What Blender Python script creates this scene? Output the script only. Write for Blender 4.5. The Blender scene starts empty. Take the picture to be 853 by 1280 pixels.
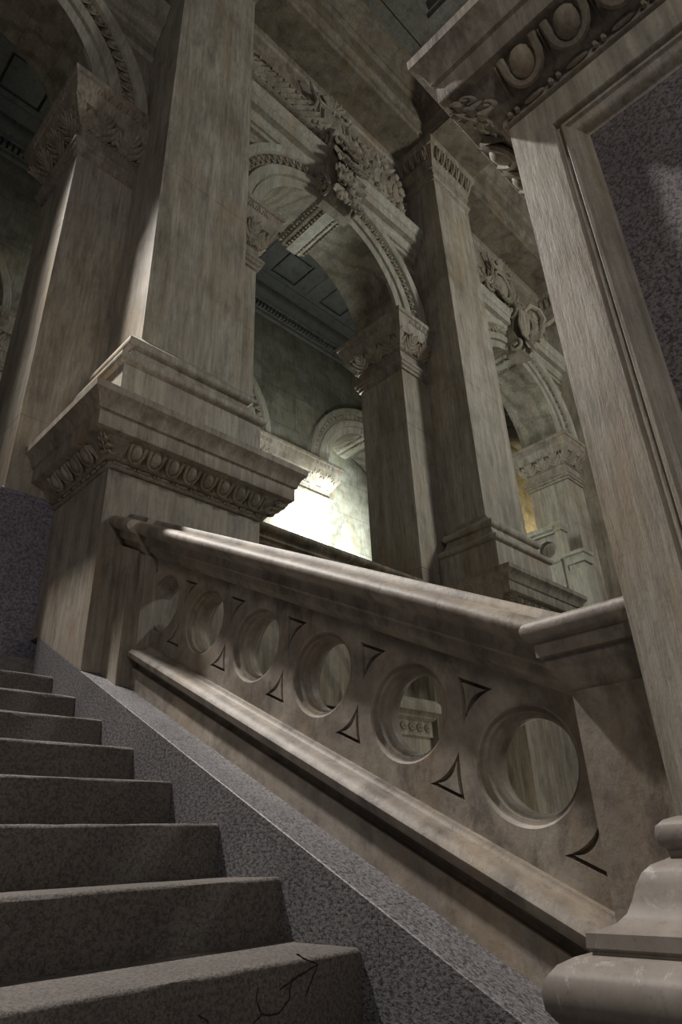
import bpy, bmesh, math, random
from mathutils import Vector, Matrix
random.seed(7)
PI = math.pi
sc = bpy.context.scene
COL = sc.collection
S = 0.505            # slope of the flight (rise / run)
BAY = 4.12           # pitch of the arcade

# ------------------------------------------------------------------ materials
def nd(nt, t, **k):
    n = nt.nodes.new(t)
    for a, b in k.items():
        setattr(n, a, b)
    return n

def base_mat(name):
    m = bpy.data.materials.new(name); m.use_nodes = True
    nt = m.node_tree; nt.nodes.clear()
    out = nd(nt, 'ShaderNodeOutputMaterial'); b = nd(nt, 'ShaderNodeBsdfPrincipled')
    nt.links.new(b.outputs[0], out.inputs[0])
    tc = nd(nt, 'ShaderNodeTexCoord'); oi = nd(nt, 'ShaderNodeObjectInfo')
    mul = nd(nt, 'ShaderNodeVectorMath', operation='SCALE'); mul.inputs[0].default_value = (7.3, 11.1, 5.7)
    nt.links.new(oi.outputs['Random'], mul.inputs['Scale'])
    add = nd(nt, 'ShaderNodeVectorMath', operation='ADD')
    nt.links.new(tc.outputs['Object'], add.inputs[0]); nt.links.new(mul.outputs[0], add.inputs[1])
    return m, nt, b, add.outputs[0], tc.outputs['Object']

def mapped(nt, v, scale, rot=(0, 0, 0)):
    mp = nd(nt, 'ShaderNodeMapping'); mp.inputs['Scale'].default_value = scale; mp.inputs['Rotation'].default_value = rot
    nt.links.new(v, mp.inputs[0]); return mp.outputs[0]

def noise(nt, v, sc_, det=6, rough=0.6, dist=0.0):
    n = nd(nt, 'ShaderNodeTexNoise'); n.inputs['Scale'].default_value = sc_; n.inputs['Detail'].default_value = det
    n.inputs['Roughness'].default_value = rough; n.inputs['Distortion'].default_value = dist
    nt.links.new(v, n.inputs['Vector']); return n.outputs['Fac']

def ramp(nt, f, stops):
    r = nd(nt, 'ShaderNodeValToRGB'); e = r.color_ramp.elements
    while len(e) < len(stops): e.new(0.5)
    for i, (p, c) in enumerate(stops):
        e[i].position = p; e[i].color = (c[0], c[1], c[2], 1) if hasattr(c, '__len__') else (c, c, c, 1)
    nt.links.new(f, r.inputs[0]); return r.outputs[0]

def mix(nt, a, b, f, mode='MIX'):
    m = nd(nt, 'ShaderNodeMix', data_type='RGBA', blend_type=mode)
    if isinstance(f, float): m.inputs[0].default_value = f
    else: nt.links.new(f, m.inputs[0])
    for s, x in ((6, a), (7, b)):
        if isinstance(x, tuple): m.inputs[s].default_value = (*x, 1)
        else: nt.links.new(x, m.inputs[s])
    return m.outputs[2]

def bump(nt, b, h, strength, dist=0.01):
    n = nd(nt, 'ShaderNodeBump'); n.inputs['Strength'].default_value = strength; n.inputs['Distance'].default_value = dist
    nt.links.new(h, n.inputs['Height']); nt.links.new(n.outputs[0], b.inputs['Normal'])

def marble(name, light, dark, stain=(0.10, 0.07, 0.045), grain=(9, 9, 0.9), rough=0.55, stainamt=0.75, wave=0.0, joints=None, rotg=(0, 0.06, 0), fg=(24, 24, 2.2), pamt=0.6, ochre=0.55):
    m, nt, b, v, vo = base_mat(name)
    a = noise(nt, mapped(nt, v, grain, rotg), 1.2, 8, 0.62, 0.7)
    c = mix(nt, light, dark, ramp(nt, a, [(0.36, 0), (0.66, 1)]))
    cloud = noise(nt, v, 1.1, 5, 0.6, 0.5)
    c = mix(nt, c, stain, ramp(nt, cloud, [(0.50, 0), (0.80, stainamt)]))
    fine = noise(nt, mapped(nt, v, fg, rotg), 2.0, 6, 0.7, 0.2)
    c = mix(nt, c, ramp(nt, fine, [(0.3, 0.5), (0.62, 1.15)]), 0.75, 'MULTIPLY')
    och = noise(nt, mapped(nt, v, (2.2, 2.2, 0.7)), 1.3, 5, 0.6, 0.8)
    c = mix(nt, c, (light[0] * .78, light[1] * .62, light[2] * .42), ramp(nt, och, [(0.52, 0), (0.72, ochre)]))
    patch = noise(nt, mapped(nt, v, (3, 3, 1.5)), 2.6, 9, 0.72, 0.3)
    c = mix(nt, c, ramp(nt, patch, [(0.34, 0.36), (0.50, 1.0)]), pamt, 'MULTIPLY')
    if wave:
        w = nd(nt, 'ShaderNodeTexWave', wave_type='BANDS', bands_direction='DIAGONAL')
        w.inputs['Scale'].default_value = 2.1; w.inputs['Distortion'].default_value = 11; w.inputs['Detail'].default_value = 5
        w.inputs['Detail Scale'].default_value = 0.9
        nt.links.new(mapped(nt, v, (1, 1, 0.55)), w.inputs['Vector'])
        c = mix(nt, c, ramp(nt, w.outputs['Fac'], [(0.1, 0.5), (0.5, 1.1)]), wave, 'MULTIPLY')
    speck = noise(nt, v, 90, 3, 0.7)
    c = mix(nt, c, ramp(nt, speck, [(0.30, 0.7), (0.46, 1.0)]), 0.6, 'MULTIPLY')
    if joints:
        bt = nd(nt, 'ShaderNodeTexBrick'); bt.offset = 0.5
        bt.inputs['Scale'].default_value = 1.0; bt.inputs['Mortar Size'].default_value = 0.006
        bt.inputs['Brick Width'].default_value = joints[0]; bt.inputs['Row Height'].default_value = joints[1]
        bt.inputs['Color1'].default_value = (0.86, 0.86, 0.86, 1); bt.inputs['Color2'].default_value = (1.15, 1.13, 1.1, 1); bt.inputs['Mortar'].default_value = (0.5, 0.5, 0.5, 1)
        sx = nd(nt, 'ShaderNodeSeparateXYZ'); cx = nd(nt, 'ShaderNodeCombineXYZ')
        nt.links.new(vo, sx.inputs[0])
        ad = nd(nt, 'ShaderNodeMath', operation='ADD'); nt.links.new(sx.outputs[0], ad.inputs[0]); nt.links.new(sx.outputs[1], ad.inputs[1])
        nt.links.new(ad.outputs[0], cx.inputs[0]); nt.links.new(sx.outputs[2], cx.inputs[1])
        nt.links.new(cx.outputs[0], bt.inputs['Vector'])
        c = mix(nt, c, bt.outputs['Color'], 0.9, 'MULTIPLY')
    nt.links.new(c, b.inputs['Base Color'])
    b.inputs['Roughness'].default_value = rough
    bump(nt, b, mix(nt, fine, patch, 0.5), 0.6, 0.008)
    return m

def granite(name, a, bcol, cc, scale=70, rough=0.5, streak=(1, 1, 1), bstr=0.25):
    m, nt, b, v, vo = base_mat(name)
    vm = mapped(nt, v, streak)
    n1 = noise(nt, vm, scale, 4, 0.75); n2 = noise(nt, vm, scale * 2.6, 3, 0.7); n3 = noise(nt, v, 2.0, 5, 0.6)
    c = mix(nt, a, bcol, ramp(nt, n1, [(0.42, 0), (0.56, 1)]))
    c = mix(nt, c, cc, ramp(nt, n2, [(0.56, 0), (0.66, 0.8)]))
    c = mix(nt, c, ramp(nt, n3, [(0.3, 0.65), (0.65, 1.1)]), 0.8, 'MULTIPLY')
    nt.links.new(c, b.inputs['Base Color']); b.inputs['Roughness'].default_value = rough
    bump(nt, b, n1, bstr, 0.004)
    return m

M = {}
M['marble'] = marble('warm_grey_marble', (0.42, 0.375, 0.31), (0.27, 0.23, 0.185))
M['shaft'] = marble('streaked_marble', (0.50, 0.46, 0.385), (0.31, 0.27, 0.22), stainamt=0.6, grain=(7, 7, 0.5), pamt=0.4)
M['shaft_pale'] = marble('pale_streaked_marble', (0.52, 0.50, 0.42), (0.36, 0.34, 0.28), stainamt=0.4, grain=(6, 6, 0.4), pamt=0.3)
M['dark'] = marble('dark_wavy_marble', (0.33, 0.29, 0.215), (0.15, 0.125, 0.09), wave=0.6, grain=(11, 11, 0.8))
M['rail'] = marble('balustrade_marble', (0.41, 0.36, 0.30), (0.24, 0.205, 0.17), stain=(0.13, 0.09, 0.06), grain=(2.5, 2.5, 2.2), stainamt=0.6, fg=(5, 5, 5), pamt=0.8)
M['soffit'] = marble('wavy_soffit_marble', (0.36, 0.33, 0.26), (0.20, 0.18, 0.135), wave=0.55, grain=(3, 1.5, 3))
M['carved'] = marble('carved_stone', (0.43, 0.385, 0.31), (0.27, 0.235, 0.18), grain=(4, 4, 3), rough=0.7, stainamt=0.5)
M['wall'] = marble('block_wall_marble', (0.33, 0.325, 0.28), (0.19, 0.185, 0.145), stain=(0.09, 0.085, 0.05), joints=(1.5, 0.72), grain=(2, 2, 3))
M['paint'] = marble('grey_painted_plaster', (0.19, 0.195, 0.18), (0.16, 0.165, 0.15), stain=(0.17, 0.17, 0.15), grain=(2, 2, 2), stainamt=0.3, rough=0.75)
M['ceil'] = marble('ceiling_plaster', (0.21, 0.205, 0.18), (0.16, 0.155, 0.135), stain=(0.10, 0.09, 0.075), grain=(2, 2, 2), stainamt=0.4, rough=0.8)
M['beam'] = marble('mottled_beam_soffit', (0.30, 0.26, 0.20), (0.14, 0.115, 0.085), stain=(0.08, 0.06, 0.04), grain=(2.5, 2.5, 2.5), rough=0.7)
M['granite'] = granite('blue_grey_granite', (0.05, 0.047, 0.055), (0.24, 0.23, 0.235), (0.5, 0.47, 0.44), 135, streak=(1, 0.45, 1))
M['dado'] = granite('violet_granite', (0.10, 0.09, 0.12), (0.27, 0.25, 0.31), (0.62, 0.6, 0.66), 60)
M['panel'] = granite('pink_grey_granite', (0.06, 0.05, 0.05), (0.26, 0.23, 0.235), (0.40, 0.36, 0.37), 110, rough=0.6)
M['step'] = granite('worn_brown_step_stone', (0.085, 0.072, 0.062), (0.185, 0.163, 0.145), (0.30, 0.275, 0.25), 110, rough=0.75, bstr=0.9)
M['floor'] = granite('grey_floor_stone', (0.12, 0.115, 0.11), (0.18, 0.17, 0.16), (0.24, 0.23, 0.22), 40)

def chalk_mat():
    m, nt, b, v, vo = base_mat('pedestal_foot_marble')
    a = noise(nt, mapped(nt, v, (3, 3, 1.6)), 1.4, 8, 0.65, 0.6)
    c = mix(nt, (0.29, 0.25, 0.215), (0.15, 0.13, 0.11), ramp(nt, a, [(0.35, 0), (0.66, 1)]))
    p = noise(nt, mapped(nt, vo, (5, 5, 2.2)), 2.4, 9, 0.8, 0.8)
    c = mix(nt, c, (0.62, 0.62, 0.60), ramp(nt, p, [(0.57, 0), (0.66, 0.5)]))
    s_ = noise(nt, v, 80, 3, 0.7)
    c = mix(nt, c, ramp(nt, s_, [(0.3, 0.65), (0.46, 1.0)]), 0.6, 'MULTIPLY')
    nt.links.new(c, b.inputs['Base Color']); b.inputs['Roughness'].default_value = 0.6
    bump(nt, b, a, 0.3, 0.006); return m
M['chalk'] = chalk_mat()
def flat_mat(name, c, r=0.8):
    m, nt, b, v, vo = base_mat(name)
    n = noise(nt, v, 60, 4); nt.links.new(mix(nt, c, tuple(x * 1.8 + 0.01 for x in c), n), b.inputs['Base Color'])
    b.inputs['Roughness'].default_value = r; return m
M['ink'] = flat_mat('black_marker', (0.008, 0.008, 0.008))

# ------------------------------------------------------------------ mesh builder
class MB:
    def __init__(self): self.v = []; self.f = []; self.s = []
    def add(self, vs, fs, smooth=False):
        o = len(self.v); self.v += [tuple(p) for p in vs]
        for f in fs: self.f.append(tuple(i + o for i in f)); self.s.append(smooth)
    def box(self, x0, x1, y0, y1, z0, z1, b=0.0):
        if b <= 0:
            vs = [(x, y, z) for z in (z0, z1) for y in (y0, y1) for x in (x0, x1)]
            self.add(vs, [(0, 2, 3, 1), (4, 5, 7, 6), (0, 1, 5, 4), (2, 6, 7, 3), (0, 4, 6, 2), (1, 3, 7, 5)]); return
        path = [(x0, y0), (x1, y0), (x1, y1), (x0, y1)]
        self.mould(path, [(-b, z0), (0, z0 + b), (0, z1 - b), (-b, z1)], True, caps=True)
    def mould(self, path, prof, closed=True, caps=False, smooth=False, ymax=1e9):
        """sweep profile [(outward d, z)] along a plan path (counter-clockwise), mitred corners"""
        n = len(path); offs = []
        for i in range(n):
            p = Vector(path[i])
            e0 = (p - Vector(path[i - 1])).normalized() if (closed or i > 0) else None
            e1 = (Vector(path[(i + 1) % n]) - p).normalized() if (closed or i < n - 1) else None
            if e0 is None: e0 = e1
            if e1 is None: e1 = e0
            n0 = Vector((e0.y, -e0.x)); n1 = Vector((e1.y, -e1.x))
            mt = (n0 + n1); mt = mt / max(1e-6, mt.dot(n0)); offs.append((p, mt))
        vs = []
        for d, z in prof:
            for p, mt in offs:
                q = p + mt * d; vs.append((q.x, min(q.y, ymax), z))
        fs = []; m = len(prof)
        for j in range(m - 1):
            for i in range(n if closed else n - 1):
                i2 = (i + 1) % n
                fs.append((j * n + i, j * n + i2, (j + 1) * n + i2, (j + 1) * n + i))
        if caps and closed:
            fs.append(tuple(reversed(range(n)))); fs.append(tuple((m - 1) * n + i for i in range(n)))
        if caps and not closed:
            fs.append(tuple(j * n for j in range(m))); fs.append(tuple(j * n + n - 1 for j in reversed(range(m))))
        self.add(vs, fs, smooth)
    def extrude(self, prof, fa, fb, closed=True, smooth=False, caps=True, n=1):
        """profile points mapped by fa at one end, fb at the other"""
        k = len(prof); vs = []
        for j in range(n + 1):
            t = j / n
            for p in prof:
                a = Vector(fa(p)); b_ = Vector(fb(p)); vs.append(a.lerp(b_, t))
        fs = []
        for j in range(n):
            for i in range(k if closed else k - 1):
                i2 = (i + 1) % k; fs.append((j * k + i, j * k + i2, (j + 1) * k + i2, (j + 1) * k + i))
        if caps: fs.append(tuple(reversed(range(k)))); fs.append(tuple(n * k + i for i in range(k)))
        self.add(vs, fs, smooth)
    def arc(self, prof, cx, cz, a0, a1, n, closed=True, caps=True, smooth=False, joints=()):
        """sweep [(r, y)] about the Y axis through (cx, cz)"""
        k = len(prof); vs = []; angs = [a0 + (a1 - a0) * i / n for i in range(n + 1)]
        for a in angs:
            for r, y in prof: vs.append((cx + r * math.cos(a), y, cz + r * math.sin(a)))
        fs = []
        for j in range(n):
            for i in range(k if closed else k - 1):
                i2 = (i + 1) % k; fs.append((j * k + i, j * k + i2, (j + 1) * k + i2, (j + 1) * k + i))
        if caps and closed: fs.append(tuple(range(k))); fs.append(tuple(n * k + i for i in reversed(range(k))))
        self.add(vs, fs, smooth)
    def ell(self, f, c, r, nu=8, nv=5, rot=0.0):
        """ellipsoid in mapped (u,v,w) space"""
        vs = []; cr, sr = math.cos(rot), math.sin(rot)
        def P(a, b_, w): return f(c[0] + a * cr - b_ * sr, c[1] + a * sr + b_ * cr, c[2] + w)
        vs.append(P(0, -r[1], 0))
        for j in range(1, nv):
            t = PI * j / nv
            for i in range(nu):
                p = 2 * PI * i / nu; vs.append(P(r[0] * math.sin(t) * math.cos(p), -r[1] * math.cos(t), r[2] * math.sin(t) * math.sin(p)))
        vs.append(P(0, r[1], 0)); fs = []
        for i in range(nu): fs.append((0, 1 + (i + 1) % nu, 1 + i))
        for j in range(nv - 2):
            for i in range(nu):
                a = 1 + j * nu + i; b_ = 1 + j * nu + (i + 1) % nu; fs.append((a, b_, b_ + nu, a + nu))
        l = len(vs) - 1; o = 1 + (nv - 2) * nu
        for i in range(nu): fs.append((l, o + i, o + (i + 1) % nu))
        self.add(vs, fs, True)
    def tube(self, f, pts, r, n=6, flat=1.0, closed=False):
        """tube along (u,v,w) points; r number or list"""
        k = len(pts); vs = []
        for i, p in enumerate(pts):
            p = Vector(p); a = Vector(pts[max(0, i - 1)]); b_ = Vector(pts[min(k - 1, i + 1)])
            if closed: a = Vector(pts[i - 1]); b_ = Vector(pts[(i + 1) % k])
            t = (b_ - a).normalized(); up = Vector((0, 0, 1)) if abs(t.z) < 0.9 else Vector((1, 0, 0))
            s = t.cross(up).normalized(); u2 = s.cross(t)
            rr = r[i] if hasattr(r, '__len__') else r
            for j in range(n):
                q = 2 * PI * j / n; w = p + s * math.cos(q) * rr + u2 * math.sin(q) * rr * flat
                vs.append(f(w.x, w.y, w.z))
        fs = []
        for i in range(k if closed else k - 1):
            i2 = (i + 1) % k
            for j in range(n): fs.append((i * n + j, i * n + (j + 1) % n, i2 * n + (j + 1) % n, i2 * n + j))
        if not closed: fs.append(tuple(reversed(range(n)))); fs.append(tuple((k - 1) * n + j for j in range(n)))
        self.add(vs, fs, True)
    def petal(self, f, u, v, ang, L, W, w0, w1, ridge=0.012, n=5, curl=0.0):
        """a leaf blade with a raised midrib, thick at its edges"""
        vs = []; ca, sa = math.cos(ang), math.sin(ang)
        for i in range(n + 1):
            t = i / n; wd = W * 0.5 * (math.sin(PI * min(1, t * 0.86 + 0.12)) ** 0.5); h = w0 + (w1 - w0) * t ** 1.6
            bend = curl * t * t * L
            for e, hh in ((-1, -ridge * 1.8), (-0.75, 0), (0, ridge), (0.75, 0), (1, -ridge * 1.8)):
                a = t * L; b_ = e * wd + bend; vs.append(f(u + a * ca - b_ * sa, v + a * sa + b_ * ca, h + hh))
        fs = []
        for i in range(n):
            for j in range(4): a = i * 5 + j; fs.append((a, a + 1, a + 6, a + 5))
        fs.append((0, 1, 2, 3, 4)); o = n * 5; fs.append((o + 4, o + 3, o + 2, o + 1, o))
        self.add(vs, fs, False)
    def build(self, name, mat, parent=None, solid=False):
        off = Vector(parent['_w']) if parent else Vector((0, 0, 0))
        me = bpy.data.meshes.new(name)
        me.from_pydata([(p[0] - off.x, p[1] - off.y, p[2] - off.z) for p in self.v], [], self.f)
        me.polygons.foreach_set('use_smooth', [True] * len(self.f))
        me.materials.append(mat); me.update()
        bm = bmesh.new(); bm.from_mesh(me); bmesh.ops.recalc_face_normals(bm, faces=bm.faces)
        if solid and bm.calc_volume(signed=True) < 0: bmesh.ops.reverse_faces(bm, faces=bm.faces)
        bm.to_mesh(me); bm.free(); me.set_sharp_from_angle(angle=math.radians(38))
        o = bpy.data.objects.new(name, me); COL.objects.link(o)
        if parent: o.parent = parent; o['_w'] = tuple(parent['_w'])
        else: o['_w'] = (0, 0, 0)
        return o

def thing(name, label, cat, loc=(0, 0, 0), group=None):
    o = bpy.data.objects.new(name, None); COL.objects.link(o); o.location = loc; o['_w'] = tuple(loc); o.empty_display_size = 0.1
    o['label'] = label; o['category'] = cat
    if group: o['group'] = group
    return o
def tag(o, label, cat, group=None):
    o['label'] = label; o['category'] = cat
    if group: o['group'] = group
    return o
def struct(o): o['kind'] = 'structure'; return o
def copy_tree(o, dloc, label=None, parent=None, skip=()):
    c = o.copy(); COL.objects.link(c)
    if parent is None:
        c.location = Vector(o.location) + Vector(dloc); c['_w'] = tuple(c.location)
        if label: c['label'] = label
    else: c.parent = parent; c['_w'] = tuple(parent['_w'])
    for ch in list(o.children):
        if ch.name.split('.')[0] in skip: continue
        copy_tree(ch, dloc, None, c)
    return c

def lin(o, U, V, W):
    o = Vector(o); U = Vector(U); V = Vector(V); W = Vector(W)
    return lambda u, v, w: tuple(o + U * u + V * v + W * w)
def arcmap(cx, cz, r0, y0, a0):
    return lambda u, v, w: (cx + (r0 + v) * math.cos(a0 + u / r0), y0 - w, cz + (r0 + v) * math.sin(a0 + u / r0))

# ------------------------------------------------------------------ carved ornament
def egg_run(mb, f, length, unit, h, rel, n=None, hi=True):
    n = n or max(1, round(length / unit)); U = length / n
    for i in range(n):
        c = (i + 0.5) * U
        mb.ell(f, (c, h * 0.60, rel * 0.30), (U * 0.28, h * 0.45, rel * 0.78), 10 if hi else 6, 7 if hi else 4)
        pts = []
        for k in range(11 if hi else 7):
            t = PI * k / (10 if hi else 6); pts.append((c - math.cos(t) * U * 0.37, h * (1.0 - 0.92 * math.sin(t) ** 0.6), rel * (0.6 - 0.25 * math.sin(t))))
        mb.tube(f, pts, U * 0.09, 6 if hi else 4)
    for i in range(n + 1):
        c = i * U
        a = U * 0.075
        mb.add([f(c - a, h * 0.95, 0), f(c + a, h * 0.95, 0), f(c, h * 0.95, rel * 0.8), f(c, h * 0.08, rel * 0.25), f(c - a * .3, h * .05, 0), f(c + a * .3, h * .05, 0)],
               [(0, 2, 3, 4), (2, 1, 5, 3), (0, 1, 2), (3, 5, 4)])
def bead_run(mb, f, length, unit, r, n=None):
    n = n or max(1, round(length / unit)); U = length / n
    for i in range(n):
        c = (i + 0.5) * U
        if i % 2: mb.ell(f, (c, 0, 0), (U * 0.50, r, r), 8, 5)
        else:
            for q in (-0.18, 0.18): mb.ell(f, (c + q * U, 0, 0), (U * 0.13, r * 1.15, r * 1.15), 6, 4)
def dots(mb, f, length, unit, r, n=None):
    n = n or max(1, round(length / unit)); U = length / n
    for i in range(n): mb.ell(f, ((i + .5) * U, 0, 0), (U * .4, r, r), 6, 4)
def tongue_run(mb, f, length, unit, h, rel):
    n = max(1, round(length / unit)); U = length / n
    for i in range(n):
        c = (i + .5) * U
        mb.tube(f, [(c - U * .38, 0, 0), (c - U * .2, h * .8, rel * .6), (c, h, rel), (c + U * .2, h * .8, rel * .6), (c + U * .38, 0, 0)], U * .08, 4)
        mb.ell(f, (c, h * .4, rel * .2), (U * .1, h * .4, rel * .7), 6, 4)
def acanthus(mb, f, c, h, W, rel, rnd=random):
    """one upright lobed leaf on the bell of a capital"""
    mb.petal(f, c, 0, PI / 2, h * 1.02, W * 0.34, rel * .25, rel * 1.25, rel * .12)
    for s in (-1, 1):
        for k, (vv, an, L, w1) in enumerate(((0.02, 0.35, .50, .55), (0.24, 0.55, .50, .8), (0.46, 0.75, .42, 1.0), (0.64, 1.0, .36, 1.2))):
            an2 = an if s > 0 else PI - an
            mb.petal(f, c + s * W * .05, h * vv, an2, W * L * 1.12, W * .20, rel * (.2 + .2 * k), rel * w1, rel * .1, 4, curl=.22 * s)
        mb.ell(f, (c + s * W * .17, h * .33, rel * .05), (W * .028, h * .06, rel * .2), 5, 4)
def leaf_run(mb, f, length, unit, h, rel):
    n = max(1, round(length / unit)); U = length / n
    for i in range(n): acanthus(mb, f, (i + .5) * U, h * .97, U * .98, rel)
    for i in range(n + 1):
        c = i * U
        mb.petal(f, c, h * .12, PI / 2, h * .78, U * .22, rel * .1, rel * .75, rel * .12, 4)
        for s in (-1, 1): mb.petal(f, c, h * .35, PI / 2 - s * .8, h * .38, U * .15, rel * .1, rel * .7, rel * .1, 3)
def spiral(mb, f, c, r0, turns, thick, w0, w1, sgn=1, start=0.0, n=26):
    pts = []; rs = []
    for i in range(n + 1):
        t = i / n; a = start + sgn * t * turns * 2 * PI; r = r0 * (1 - t) ** 0.85 + thick * .3
        pts.append((c[0] + math.cos(a) * r, c[1] + math.sin(a) * r, w0 + (w1 - w0) * t)); rs.append(thick * (1 - .45 * t))
    mb.tube(f, pts, rs, 7)
    mb.ell(f, (c[0], c[1], w1), (thick * .9, thick * .9, thick * .9), 8, 5)
def rosette(mb, f, c, r, w, k=6, ph=0.0):
    for i in range(k): mb.petal(f, c[0], c[1], ph + 2 * PI * i / k, r, r * .7, w * .4, w, r * .12, 4)
    mb.ell(f, (c[0], c[1], w * .8), (r * .25, r * .25, r * .25), 7, 5)
def corner_carving(mb, f, h, rel):
    """foliage wrapped on the mitre of an egg moulding"""
    for s in (-1, 1):
        for v0, a0, r in ((.12, .10, .10), (.32, .14, .12), (.55, .16, .13), (.80, .17, .12)):
            mb.ell(f, (s * h * a0, h * v0, rel * .35), (h * r, h * r * .8, rel * .45), 8, 6, s * .5)
        for v0, an, L in ((.05, .35, .50), (.28, .55, .56), (.52, .75, .50)):
            mb.tube(f, [(s * h * .05, h * v0, rel * .5), (s * h * (.05 + L * .5 * math.cos(an)), h * (v0 + L * .45 * math.sin(an)), rel * .85), (s * h * (.05 + L * math.cos(an)), h * (v0 + L * .6 * math.sin(an)), rel * .35)], [h * .06, h * .10, h * .04], 7)
        spiral(mb, f, (s * h * .42, h * .70), h * .15, 1.2, h * .065, rel * .3, rel * .7, s, 0, 14)
        spiral(mb, f, (s * h * .50, h * .25), h * .12, 1.1, h * .06, rel * .3, rel * .6, -s, 2, 12)
    mb.ell(f, (0, h * .45, rel * .5), (h * .07, h * .5, rel * .5), 8, 8)

# ------------------------------------------------------------------ steps
Y0, Z0, RUN, RISE = 1.362, -0.211, 0.3077, 0.1554
step_words = {-2: 'stone step just under the frame, second below the marked one',
 -1: 'stone step whose tread corner peeks in at the lower edge', 0: 'brown stone step with a black arrow scrawled on its riser',
 1: 'worn stone step next above the step with the arrow', 2: 'worn stone step two above the arrow scrawl', 3: 'worn stone step third above the arrow scrawl',
 4: 'dark worn stone step fourth above the arrow scrawl', 5: 'dark worn stone step third from the top of the flight', 6: 'dark worn stone step next to the top one',
 7: 'topmost visible stone step against the violet granite dado'}
def step_block(k):
    y = Y0 + RUN * k; z = Z0 + RISE * k
    t = thing('stone_step', step_words[k], 'step', (-0.6, y, z - RISE), 'worn stone steps of the flight')
    mb = MB(); rr = random.Random(k + 50)
    x0, x1 = -2.6, 1.398; n = 60
    rows = [(RUN + .03, 0), (RUN + .03, RISE), (0.012, RISE), (0.004, RISE - .004), (0.0, RISE - .012), (0.0, RISE * .5), (0.0, 0.0)]
    vs = []
    for i in range(n + 1):
        x = x0 + (x1 - x0) * i / n
        for j, (a, b_) in enumerate(rows):
            jit = rr.uniform(-.0022, .0022) if 2 <= j <= 4 else 0
            vs.append((x, y + a + jit, z - RISE + b_ - (abs(jit) if j in (2, 3) else 0) + (-.001 if j == 0 else 0)))
    m = len(rows); fs = []
    for i in range(n):
        for j in range(m - 1): a = i * m + j; fs.append((a, a + 1, a + 1 + m, a + m))
    fs.append(tuple(range(m))); fs.append(tuple(n * m + j for j in reversed(range(m))))
    mb.add(vs, fs); mb.build('step_block', M['step'], t)
    if k == 0:
        f = lin((0, y - .0008, 0), (1, 0, 0), (0, 0, 1), (0, -1, 0)); g = MB()
        def st(pts, r=.0017):
            out = []
            for (a, b_), (c, d) in zip(pts[:-1], pts[1:]):
                q = max(2, int(math.hypot(c - a, d - b_) / .006))
                for i in range(q): out.append((a + (c - a) * i / q + rr.uniform(-.001, .001), b_ + (d - b_) * i / q + rr.uniform(-.001, .001), 0))
            out.append((*pts[-1], 0)); g.tube(f, out, [r * rr.uniform(.6, 1.3) for _ in out], 5, .35)
        P = GRAF
        for q, s in enumerate(P):
            st(s)
            if q in (4, 5): g.build('graffiti_mark', M['ink'], t)['label'] = ('black scrawled arrow and loop', 'black curved scrawl')[q - 4]; g = MB()
    return t
# scrawl in (X, Z) on the riser of the marked step
GRAF = [[(1.14, -0.262), (1.19, -.245), (1.255, -.229)], [(1.19, -.202), (1.215, -.215), (1.255, -.229)], [(1.255, -.229), (1.235, -.255), (1.215, -.285)],
        [(1.175, -.245), (1.165, -.285), (1.135, -.305), (1.09, -.30), (1.075, -.27), (1.08, -.25)], [(1.095, -.297), (1.06, -.315), (1.03, -.335)],
        [(.93, -.275), (.955, -.29), (.955, -.32), (.96, -.345)]]
for k in range(-2, 8): step_block(k)

# ------------------------------------------------------------------ granite stringer
def sz(y): return -.787 + .508 * y
mb = MB()
prof = [(1.40, 0), (1.40, 1.001), (1.4025, 1.004), (1.96, 1.004), (1.96, 0)]
for a, b_ in ((0.52, 1.30), (1.3015, 2.35), (2.3515, 3.83)):
    def fm(yy):
        return lambda p: (p[0], yy, (sz(yy) + (p[1] - 1)) if p[1] > .5 else -1.25)
    mb.extrude(prof, fm(a), fm(b_), True, n=10)
tag(mb.build('stair_stringer', M['granite']), 'sloping blue-grey granite kerb beside the steps under the balustrade', 'stringer')

# ------------------------------------------------------------------ balustrade
XF = 1.62; XB = 1.755; XM = 1.6875
def refl(pr): return pr + [(2 * XM - x, c) for x, c in reversed(pr)]
RAILP = [(1.6875, .150), (1.61, .146), (1.603, .138), (1.598, .118), (1.585, .112), (1.54, .112), (1.518, .107), (1.500, .097), (1.488, .082), (1.485, .068), (1.491, .052), (1.505, .040), (1.524, .033), (1.546, .030), (1.549, .024), (1.552, -.010), (1.558, -.016), (1.574, -.018), (1.577, -.024), (1.580, -.043), (1.588, -.052), (1.604, -.060), (1.611, -.070), (1.625, -.074)]
BOTP = [(1.625, -.540), (1.604, -.544), (1.600, -.556), (1.592, -.562), (1.566, -.568), (1.546, -.580), (1.536, -.598), (1.540, -.618), (1.552, -.630), (1.574, -.637), (1.602, -.642), (1.606, -.662), (1.598, -.672), (1.573, -.674), (1.570, -.680), (1.57, -.86)]
def bal_section(mb, P, dx, y0, y1, slope, zb, smooth=False, n=12, axis='Y'):
    prof = refl([(x + dx, c) for x, c in P]) if dx == 0 else [(x + dx, c) for x, c in P] + [(2 * XM - x - dx, c) for x, c in reversed(P)]
    mb.extrude(prof, lambda p: (p[0], y0, zb + p[1] + slope * y0), lambda p: (p[0], y1, zb + p[1] + slope * y1), True, smooth, n=n)
HC = -.298; HY0 = .955; HP = .380; HR = .146
TRI_UP = None
def tri_rings():
    """triangular sunk outlines between the round openings, as (y, c) triangles"""
    out = []
    for k in range(-1, 6):
        ym = HY0 + HP * (k + .5)
        if k >= 0: out.append([(ym - .012, -.131), (ym - .122, -.130), (ym - .012, -.265)])
        if k < 5: out.append([(ym + .014, -.345), (ym + .125, -.477), (ym + .013, -.474)])
    return out
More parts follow.
